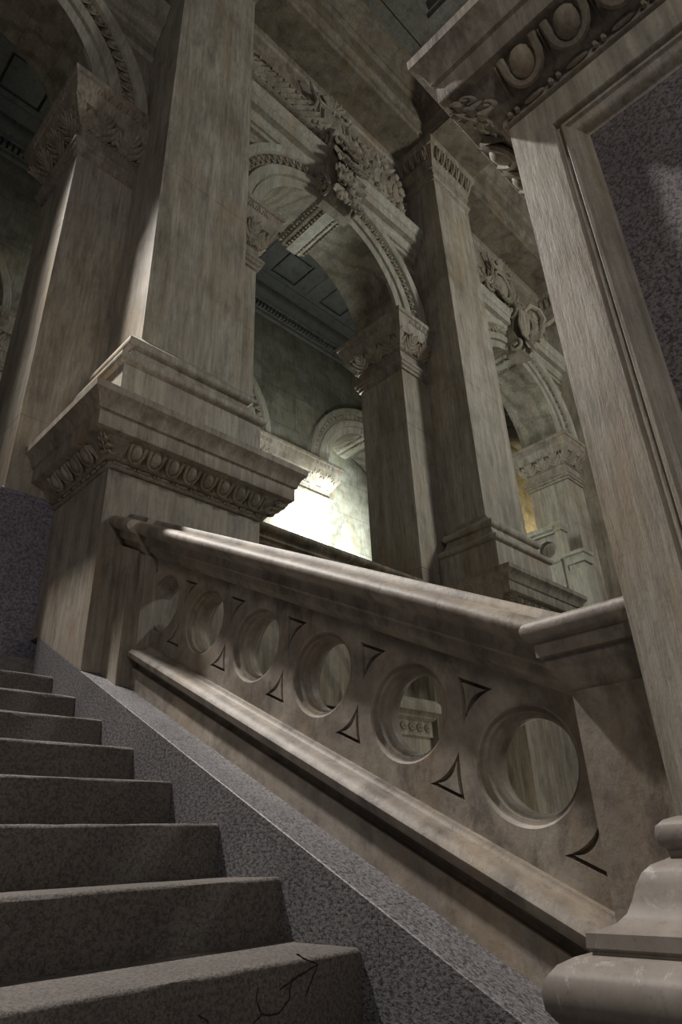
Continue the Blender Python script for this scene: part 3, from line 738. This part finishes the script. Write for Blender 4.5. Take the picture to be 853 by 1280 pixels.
# copies of the arches (taken before the keystones differ)
A = {}
A[1] = arch
A[0] = copy_tree(arch, (-BAY, 0, 0), 'dark round arch in the top left corner above the flight')
A[2] = copy_tree(arch, (BAY, 0, 0), 'round arch at right with draped figure-like keystone')
A[3] = copy_tree(arch, (2 * BAY, 0, 0), 'arch past the third pilaster, hidden behind the foreground pedestal')
for i, w in enumerate(('rear wall arch seen at the far left edge', 'rear wall arch glimpsed just right of the nearest pilaster', 'rear wall arch curving over the brightly lit recess', 'rear wall arch hidden beyond the third pilaster', 'rear wall arch at the far end of the gallery')):
    c = copy_tree(arch, (BAY * (i - 1) , 3.25, 0), w, skip=('hood_mould', 'fillet', 'rear_archivolt')); c['group'] = 'arches on the rear gallery wall'
leafy_keystone(A[1])
SHX = CX
def shifted(fn, t, dx):
    global CX
    CX += dx; fn(t); CX -= dx
shifted(swan_keystone, A[2], BAY); shifted(leafy_keystone, A[0], -BAY)
def shift_frieze(v, label, dx):
    global CX, SX0, SX1
    CX += dx; SX0 += dx; SX1 += dx; t = frieze(v, label); CX -= dx; SX0 -= dx; SX1 -= dx; return t
frieze(0, 'carved garland with cartouche and fruit leaves above the central arch')
shift_frieze(1, 'carved scrolls around an oval cartouche above the right-hand arch', BAY)
shift_frieze(0, 'dim carved garland above the arch in the top left corner', -BAY)

def marble_dado(t):
    dx = t['_w'][0] - pier['_w'][0]; dy = t['_w'][1] - pier['_w'][1]
    mb = MB(); mb.box(QX0 + dx, QX1 + dx, QY0 + dy, QY1 + dy, -1.2, 2.069); mb.build('dado', M['shaft'], t)
# copies of pilasters and piers
p2 = copy_tree(pil, (BAY, 0, 0), 'second tall marble pilaster, between the central and right arches')
p3 = copy_tree(pil, (2 * BAY, 0, 0), 'third marble pilaster, half hidden behind the foreground pedestal')
plain_pedestal(p2); plain_pedestal(p3); sloped_pedestal(pil)
marble_dado(copy_tree(pier, (BAY, 0, 0), 'marble pier with leafy capital at the right of the central arch', skip=('granite_dado',)))
marble_dado(copy_tree(pier, (2 * BAY, 0, 0), 'marble pier with leafy capital at the right of the right-hand arch', skip=('granite_dado',)))
copy_tree(pier, (-BAY, 0, 0), 'marble pier left of the flight, outside the picture edge')
for i, w in enumerate(('rear wall pier beyond the far left pier', 'rear wall pier behind the nearest pilaster', 'brightly floodlit rear wall pier seen through the central arch', 'rear wall pier behind the right arch', 'last rear wall pier of the gallery')):
    c = copy_tree(pier, (BAY * (i - 1), 3.25, 0), w, skip=('granite_dado',)); marble_dado(c); c['group'] = 'piers of the rear gallery wall'

# ------------------------------------------------------------------ walls with arched openings
def arcade_wall(name, y0, y1, x0, x1, ztop, centers, mat):
    mb = MB(); xs = [x0]
    spans = []
    for c in centers: spans.append((c - (RI + .05), c + (RI + .05), c))
    cur = x0
    for a, b_, c in spans:
        if a > cur: mb.box(cur, a, y0, y1, 5.99, ztop)
        n = 40; vs = []; R = RI + .05
        for i in range(n + 1):
            x = c - R * math.cos(PI * i / n); z = ZC + R * math.sin(PI * i / n)
            vs += [(x, y0, z), (x, y0, ztop), (x, y1, z), (x, y1, ztop)]
        fs = []
        for i in range(n):
            o = i * 4; p = o + 4; fs += [(o, p, p + 1, o + 1), (o + 2, o + 3, p + 3, p + 2), (o, o + 2, p + 2, p), (o + 1, p + 1, p + 3, o + 3)]
        mb.add(vs, fs); cur = b_
    if cur < x1: mb.box(cur, x1, y0, y1, 5.99, ztop)
    return struct(mb.build(name, mat))
cs = [CX + BAY * k for k in range(-1, 4)]
arcade_wall('wall_arcade', QY0, QY1, QX0 - BAY, CX + 3 * BAY + 2.0, 10.6, cs, M['marble'])
arcade_wall('wall_back', QY0 + 3.25, QY1 + 3.25, QX0 - BAY, CX + 3 * BAY + 2.0, 9.3, cs, M['wall'])
mb = MB(); mb.box(-4.2, 20, 7.89, 8.08, -1.2, 9.4); struct(mb.build('wall_recess', M['wall']))
mb = MB(); mb.box(-4.4, -4.2, 2.0, 8.05, -1.2, 9.4); struct(mb.build('wall_left', M['wall']))
mb = MB(); mb.box(20, 20.2, 2.0, 8.05, -1.2, 9.4); struct(mb.build('wall_right', M['wall']))
# dentil cornice under the gallery ceiling
gc = thing('gallery_cornice', 'dentilled cornice running under the grey coffered gallery ceiling', 'cornice', (8, 7.1, 8.7))
mb = MB(); mb.mould([(-4.1, 7.18), (19.9, 7.18)], [(0, 8.62), (.04, 8.64), (.05, 8.70), (.07, 8.71), (.07, 8.80), (.15, 8.82), (.17, 8.90), (.22, 8.94), (.25, 9.02), (.25, 9.099), (0, 9.099)], False, caps=True)
mb.build('cornice', M['paint'], gc)
mb = MB()
for i in range(190): x = -.5 + i * .075; mb.box(x, x + .045, 7.045, 7.112, 8.715, 8.79)
d = mb.build('dentil_course', M['paint'], gc); d['kind'] = 'stuff'

# ------------------------------------------------------------------ coffered ceilings
def coffers(mb, xs, ys, z, margin, steps, apex, thick=.12, skip=None):
    """xs, ys = cell boundaries; each cell gets a sunk square with stepped sides (steps=[(inset, rise)])"""
    for i in range(len(xs) - 1):
        for j in range(len(ys) - 1):
            x0, x1, y0, y1 = xs[i], xs[i + 1], ys[j], ys[j + 1]
            loops = [((x0, x1, y0, y1), z)]
            mx, my = (margin if hasattr(margin, '__len__') else (margin, margin))
            cx0, cx1, cy0, cy1 = x0 + mx, x1 - mx, y0 + my, y1 - my; loops.append(((cx0, cx1, cy0, cy1), z))
            for ins, rz in steps: loops.append(((cx0 + ins, cx1 - ins, cy0 + ins, cy1 - ins), z + rz))
            vs = []
            for (a, b_, c, d_), zz in loops: vs += [(a, c, zz), (b_, c, zz), (b_, d_, zz), (a, d_, zz)]
            fs = []
            for k in range(len(loops) - 1):
                for q in range(4): fs.append((k * 4 + q, k * 4 + (q + 1) % 4, k * 4 + 4 + (q + 1) % 4, k * 4 + 4 + q))
            o = (len(loops) - 1) * 4
            if apex is not None:
                (a, b_, c, d_), zz = loops[-1]; vs.append(((a + b_) / 2, (c + d_) / 2, zz + apex)); n = len(vs) - 1
                for q in range(4): fs.append((o + q, o + (q + 1) % 4, n))
            else: fs.append((o, o + 1, o + 2, o + 3))
            mb.add(vs, fs)
mb = MB(); xs = [4.98 + 1.15 * k for k in range(-8, 14)]
coffers(mb, xs, [4.62, 5.10, 5.925, 6.75, 7.18][1:4], 9.1, (.30, .14), [(0, .05), (.03, .05), (.035, .012)], -.11)
mb.box(xs[0], xs[-1], 4.62, 5.10, 9.1, 9.13); mb.box(xs[0], xs[-1], 6.75, 7.20, 9.1, 9.13)
mb.box(xs[0], xs[-1], 6.70, 6.73, 9.085, 9.10); mb.box(xs[0], xs[-1], 5.12, 5.15, 9.085, 9.10)
for x in xs: mb.box(x - .012, x + .012, 5.15, 6.70, 9.088, 9.1)
mb.box(xs[0], xs[-1], 4.5, 8.0, 9.27, 9.4)
struct(mb.build('ceiling', M['paint']))

# hall ceiling and entablature beams
EP = [(3.93, ZT), (3.40, ZT), (3.40, 9.50), (3.385, 9.515), (3.365, 9.52), (3.365, 9.60), (3.35, 9.62), (3.33, 9.66), (3.31, 9.67), (3.31, 10.02), (3.29, 10.04), (3.26, 10.06), (3.25, 10.10), (3.20, 10.13), (3.17, 10.20), (3.12, 10.24), (3.05, 10.27), (3.02, 10.33), (3.02, 10.40), (3.93, 10.40)]
BX0, BX1 = SX0 - .10, SX1 + .10      # cross-beam width
for k, w in ((-1, 'entablature beam over the arch in the top left corner'), (0, 'mottled entablature beam over the central arch'), (1, 'mottled entablature beam over the right-hand arch'), (2, 'entablature beam past the third pilaster')):
    mb = MB(); a = BX1 + BAY * (k) + .003; b_ = BX0 + BAY * (k + 1) - .003
    mb.extrude(EP, lambda p: (a, p[0], p[1]), lambda p: (b_, p[0], p[1]), True)
    tag(mb.build('entablature_beam', M['beam']), w, 'beam', 'entablature beams along the arcade')
for k, w in ((0, 'cross beam springing from the nearest pilaster over the flight'), (1, 'speckled cross beam springing from the second pilaster'), (2, 'cross beam springing from the third pilaster')):
    mb = MB(); c = (BX0 + BX1) / 2 + BAY * k; h = (BX1 - BX0) / 2
    half = [(h, ZT), (h, 9.50), (h + .02, 9.52), (h + .02, 9.60), (h + .05, 9.66), (h + .07, 9.67), (h + .07, 10.02), (h + .10, 10.06), (h + .17, 10.13), (h + .25, 10.24), (h + .32, 10.27), (h + .34, 10.33), (h + .34, 10.40)]
    pr = half + [(-x, z) for x, z in reversed(half)]
    mb.extrude(pr, lambda p: (c + p[0], -4.5, p[1]), lambda p: (c + p[0], 3.93, p[1]), True)
    tag(mb.build('cross_beam', M['beam']), w, 'beam', 'cross beams over the stair hall')
mb = MB()
for k in (-1, 0, 1, 2):
    a = BX1 + BAY * k + .34; b_ = BX0 + BAY * (k + 1) - .34; L = b_ - a
    coffers(mb, [a - .02, b_ + .02], [3.03 - 2.0 * q for q in (3, 2, 1, 0)], 10.38, .50, [(0, .05), (.05, .06), (.06, .16), (.18, .18), (.19, .30), (.34, .32), (.35, .42)], None)
    for q in range(3):
        y1 = 3.03 - 2.0 * q; y0 = y1 - 2.0
        for (x0, x1, yy0, yy1) in ((a, b_, y1 - .24, y1 - .21), (a, b_, y0 + .21, y0 + .24), (a + .21, a + .24, y0, y1), (b_ - .24, b_ - .21, y0, y1)): mb.box(x0, x1, yy0, yy1, 10.355, 10.381)
mb.box(-4.4, 20, -4.5, 3.95, 10.85, 11.0)
struct(mb.build('ceiling', M['ceil']))

# ------------------------------------------------------------------ floors
mb = MB(); mb.box(-4.2, 1.06, 3.80, 3.90, -1.2, 1.0); mb.box(-4.2, 20, 4.0, 7.9, .90, 1.03); mb.box(-4.2, 1.40, 3.822, 4.0, .5, 1.03); struct(mb.build('floor', M['floor']))
mb = MB(); mb.box(-4.4, 20, -4.5, 8, -1.30, -1.2); struct(mb.build('floor', M['floor']))
mb = MB(); mb.box(QX1 + .02, QX0 + BAY - .02, 4.0, 4.1, -1.2, 1.03); mb.box(QX1 + .02 + BAY, QX0 + 2 * BAY - .02, 4.0, 4.1, -1.2, 1.03); struct(mb.build('wall_landing', M['dark']))

# ------------------------------------------------------------------ gallery parapet in the central arch (runs along X)
def parapet(x0, x1, yc, ztop, label, n):
    t = thing('gallery_balustrade', label, 'balustrade', ((x0 + x1) / 2, yc, 1.03))
    R_ = [(XM - x, c) for x, c in RAILP]; R2 = [(-(XM - x), c) for x, c in reversed(RAILP)]
    mb = MB(); mb.extrude(R_ + R2, lambda p: (x0, yc - p[0], ztop - .150 + p[1]), lambda p: (x1, yc - p[0], ztop - .150 + p[1]), True); mb.build('handrail', M['dark'], t)
    B_ = [(XM - x, c) for x, c in BOTP[:-1]] + [(.11, -1.3)]
    B2 = [(-a, c) for a, c in reversed(B_)]
    mb = MB(); mb.extrude(B_ + B2, lambda p: (x0, yc - p[0], ztop - .150 + p[1]), lambda p: (x1, yc - p[0], ztop - .150 + p[1]), True); mb.build('bottom_rail', M['dark'], t)
    mb = MB(); zc = ztop - .150 + HC; cw = (x1 - x0) / n; N = 32; z0 = ztop - .26; z1 = ztop - .75
    for i in range(n):
        cx = x0 + cw * (i + .5)
        for yy, r in ((yc - .06, HR), (yc + .06, HR)):
            vs = []
            for q in range(N):
                a = 2 * PI * (q + .5) / N; c_, s_ = math.cos(a), math.sin(a); k = min(cw / 2 / max(1e-6, abs(c_)), (z0 - zc if s_ > 0 else zc - z1) / max(1e-6, abs(s_)))
                vs += [(cx + r * c_, yy, zc + r * s_), (cx + k * c_, yy, zc + k * s_)]
            mb.add(vs, [(2 * q, 2 * q + 1, (2 * q + 3) % (2 * N), (2 * q + 2) % (2 * N)) for q in range(N)])
        vs = []
        for q in range(N):
            a = 2 * PI * (q + .5) / N; vs += [(cx + HR * math.cos(a), yc - .06, zc + HR * math.sin(a)), (cx + HR * math.cos(a), yc + .06, zc + HR * math.sin(a))]
        mb.add(vs, [(2 * q, 2 * q + 1, (2 * q + 3) % (2 * N), (2 * q + 2) % (2 * N)) for q in range(N)])
    mb.build('pierced_panel', M['dark'], t)
    return t
parapet(QX1 + .004, QX0 + BAY - .004, 4.10, 2.52, 'level marble balustrade closing the foot of the central arch', 5)
# stepped pier head glimpsed through the fifth opening
br = thing('wall_corbel', 'small moulded corbel with rosettes seen through the second opening from the newel', 'corbel', (4.7, 3.95, .5))
mb = MB(); rect = [(4.35, 3.80), (4.90, 3.80), (4.90, 3.999), (4.35, 3.999)]
mb.mould(rect, [(0, .30), (0, .86), (.02, .87), (.02, 1.0), (.05, 1.02), (.06, 1.06), (.09, 1.07), (.09, 1.14), (.06, 1.18), (.0, 1.19)], caps=True); b0 = mb.build('corbel_block', M['shaft'], br)
mb = MB()
for i in range(5): rosette(mb, lin((4.35, 3.78, 0), (1, 0, 0), (0, 0, 1), (0, -1, 0)), (.06 + .108 * i, .94), .04, .02, 6)
mb.build('rosette_band', M['carved'], br)

# ------------------------------------------------------------------ small balustrade beyond the right arch
ub = thing('upper_balustrade', 'short distant balustrade with newel behind the second pilaster base', 'balustrade', (8.7, 4.2, 1.03))
def place_upper():
    x = 8.80; z = 4.26
    pr = [(-.10, -.13), (-.10, -.10), (-.14, -.08), (-.155, -.04), (-.14, -.005), (-.09, .02), (.09, .02), (.14, -.005), (.155, -.04), (.14, -.08), (.10, -.10), (.10, -.13)]
    mb = MB(); mb.extrude(pr, lambda p: (x + p[0], 4.05, z + p[1]), lambda p: (x + p[0], 6.9, z + p[1]), True); mb.build('handrail', M['shaft_pale'], ub)
    mb = MB(); zc = z - .34; N = 32; R_ = .135
    y0, y1, z0, z1 = 4.05, 6.96, z - .13, z - .56; n = 8; cw = (y1 - y0) / n
    for xx in (x - .05, x + .05):
        for i in range(n):
            cy = y0 + cw * (i + .5); vs = []
            for q in range(N):
                a = 2 * PI * (q + .5) / N; c_, s_ = math.cos(a), math.sin(a); k = min(cw / 2 / max(1e-6, abs(c_)), .21 / max(1e-6, abs(s_)))
                vs += [(xx, cy + R_ * c_, zc + R_ * s_), (xx, cy + k * c_, zc + k * s_)]
            mb.add(vs, [(2 * q, 2 * q + 1, (2 * q + 3) % (2 * N), (2 * q + 2) % (2 * N)) for q in range(N)])
    for i in range(n):
        cy = y0 + cw * (i + .5); vs = []
        for q in range(N):
            a = 2 * PI * (q + .5) / N; vs += [(x - .05, cy + R_ * math.cos(a), zc + R_ * math.sin(a)), (x + .05, cy + R_ * math.cos(a), zc + R_ * math.sin(a))]
        mb.add(vs, [(2 * q, 2 * q + 1, (2 * q + 3) % (2 * N), (2 * q + 2) % (2 * N)) for q in range(N)])
    mb.build('pierced_panel', M['shaft_pale'], ub)
    mb = MB(); mb.extrude([(-.11, z - 3.23), (-.11, z - .62), (-.13, z - .60), (-.13, z - .57), (-.05, z - .55), (.05, z - .55), (.13, z - .57), (.11, z - .62), (.11, z - 3.23)], lambda p: (x + p[0], 4.02, p[1]), lambda p: (x + p[0], 6.96, p[1]), True); mb.build('base_wall', M['shaft_pale'], ub)
    mb = MB(); mb.mould([(x - .09, 3.95), (x + .09, 3.95), (x + .09, 4.05), (x - .09, 4.05)], [(0, z - 3.2), (0, z - .12), (.02, z - .11), (.03, z - .06), (.045, z - .04), (.045, z + .0), (.02, z + .03), (-.02, z + .035)], caps=True); mb.build('newel', M['shaft_pale'], ub)
    mb = MB(); mb.mould([(x - .15, 3.66), (x + .12, 3.66), (x + .12, 3.948), (x - .15, 3.948)], [(0, z - 3.23), (0, z - .80), (-.03, z - .79), (-.03, z - .72), (0, z - .71), (0, z - .60), (.02, z - .58), (.02, z - .53), (0, z - .52)], caps=True); mb.build('plinth', M['shaft_pale'], ub)
place_upper()

# ------------------------------------------------------------------ light
def area(name, loc, target, size, power, col=(1, .93, .82), sy=None):
    l = bpy.data.lights.new(name, 'AREA'); l.energy = power; l.color = col; l.shape = 'DISK'; l.size = size
    o = bpy.data.objects.new(name, l); COL.objects.link(o); o.location = loc
    o.rotation_euler = (Vector(target) - Vector(loc)).to_track_quat('-Z', 'Y').to_euler(); return o
def point(name, loc, size, power, col):
    l = bpy.data.lights.new(name, 'POINT'); l.energy = power; l.color = col; l.shadow_soft_size = size
    o = bpy.data.objects.new(name, l); COL.objects.link(o); o.location = loc; return o
def spot(name, loc, target, half, blend, power, size, col):
    l = bpy.data.lights.new(name, 'SPOT'); l.energy = power; l.color = col; l.shadow_soft_size = size; l.spot_size = math.radians(2 * half); l.spot_blend = blend
    o = bpy.data.objects.new(name, l); COL.objects.link(o); o.location = loc
    o.rotation_euler = (Vector(target) - Vector(loc)).to_track_quat('-Z', 'Y').to_euler(); return o
spot('stair_lantern', (.13, 4.32, 6.6), (1.0, 1.5, .6), 25, .7, 2200, .15, (1, .95, .90))
point('hall_light', (7.6, -1.4, 6.2), .4, 470, (1, 1, .90))
point('hall_light', (-1.9, -1.9, 3.3), .4, 125, (1, .93, .84))  # added low fill that lifts the shaded balustrade and near fronts, not a fitting
spot('gallery_floodlight', (7.1, 4.95, 2.0), (7.15, 7.3, 3.70), 28, .5, 6500, .2, (.90, 1, .97))
point('lower_hall_lamp', (4.7, 2.5, -.3), .2, 16, (1, .93, .72))
point('gallery_fill', (5.6, 5.7, 4.6), .25, 85, (.93, 1, .96))  # added fill to brighten the gallery coffers, no fitting hangs here
spot('far_warm_lamp', (14.4, 6.0, 5.5), (14.9, 7.4, 7.4), 40, .5, 500, .2, (1, .78, .42))
w = bpy.data.worlds.new('World'); sc.world = w; w.use_nodes = True
w.node_tree.nodes['Background'].inputs[0].default_value = (.9, .9, 1.0, 1); w.node_tree.nodes['Background'].inputs[1].default_value = .07

# ------------------------------------------------------------------ camera
cam = bpy.data.cameras.new('camera'); co = bpy.data.objects.new('camera', cam); COL.objects.link(co); sc.camera = co
fpx, pitch, yaw, roll = 830.99, 0.472568, 0.772812, -0.0433162
cam.sensor_fit = 'VERTICAL'; cam.sensor_height = 36.0; cam.sensor_width = 24.0; cam.lens = fpx / 1280 * 36.0
cp_, sp_ = math.cos(pitch), math.sin(pitch)
F = Vector((cp_ * math.cos(yaw), cp_ * math.sin(yaw), sp_)); Rt = Vector((math.sin(yaw), -math.cos(yaw), 0)); U = Rt.cross(F)
R2 = Rt * math.cos(roll) + U * math.sin(roll); U2 = -Rt * math.sin(roll) + U * math.cos(roll)
m = Matrix((R2, U2, -F)).transposed().to_4x4(); co.matrix_world = m
cam.clip_start = .02; cam.clip_end = 100

for o in bpy.data.objects:
    if '_w' in o: del o['_w']
sc.view_settings.view_transform = 'Standard'; sc.view_settings.look = 'None'; sc.view_settings.gamma = 1.0
sc.view_settings.use_curve_mapping = False; sc.view_settings.exposure = 0.0
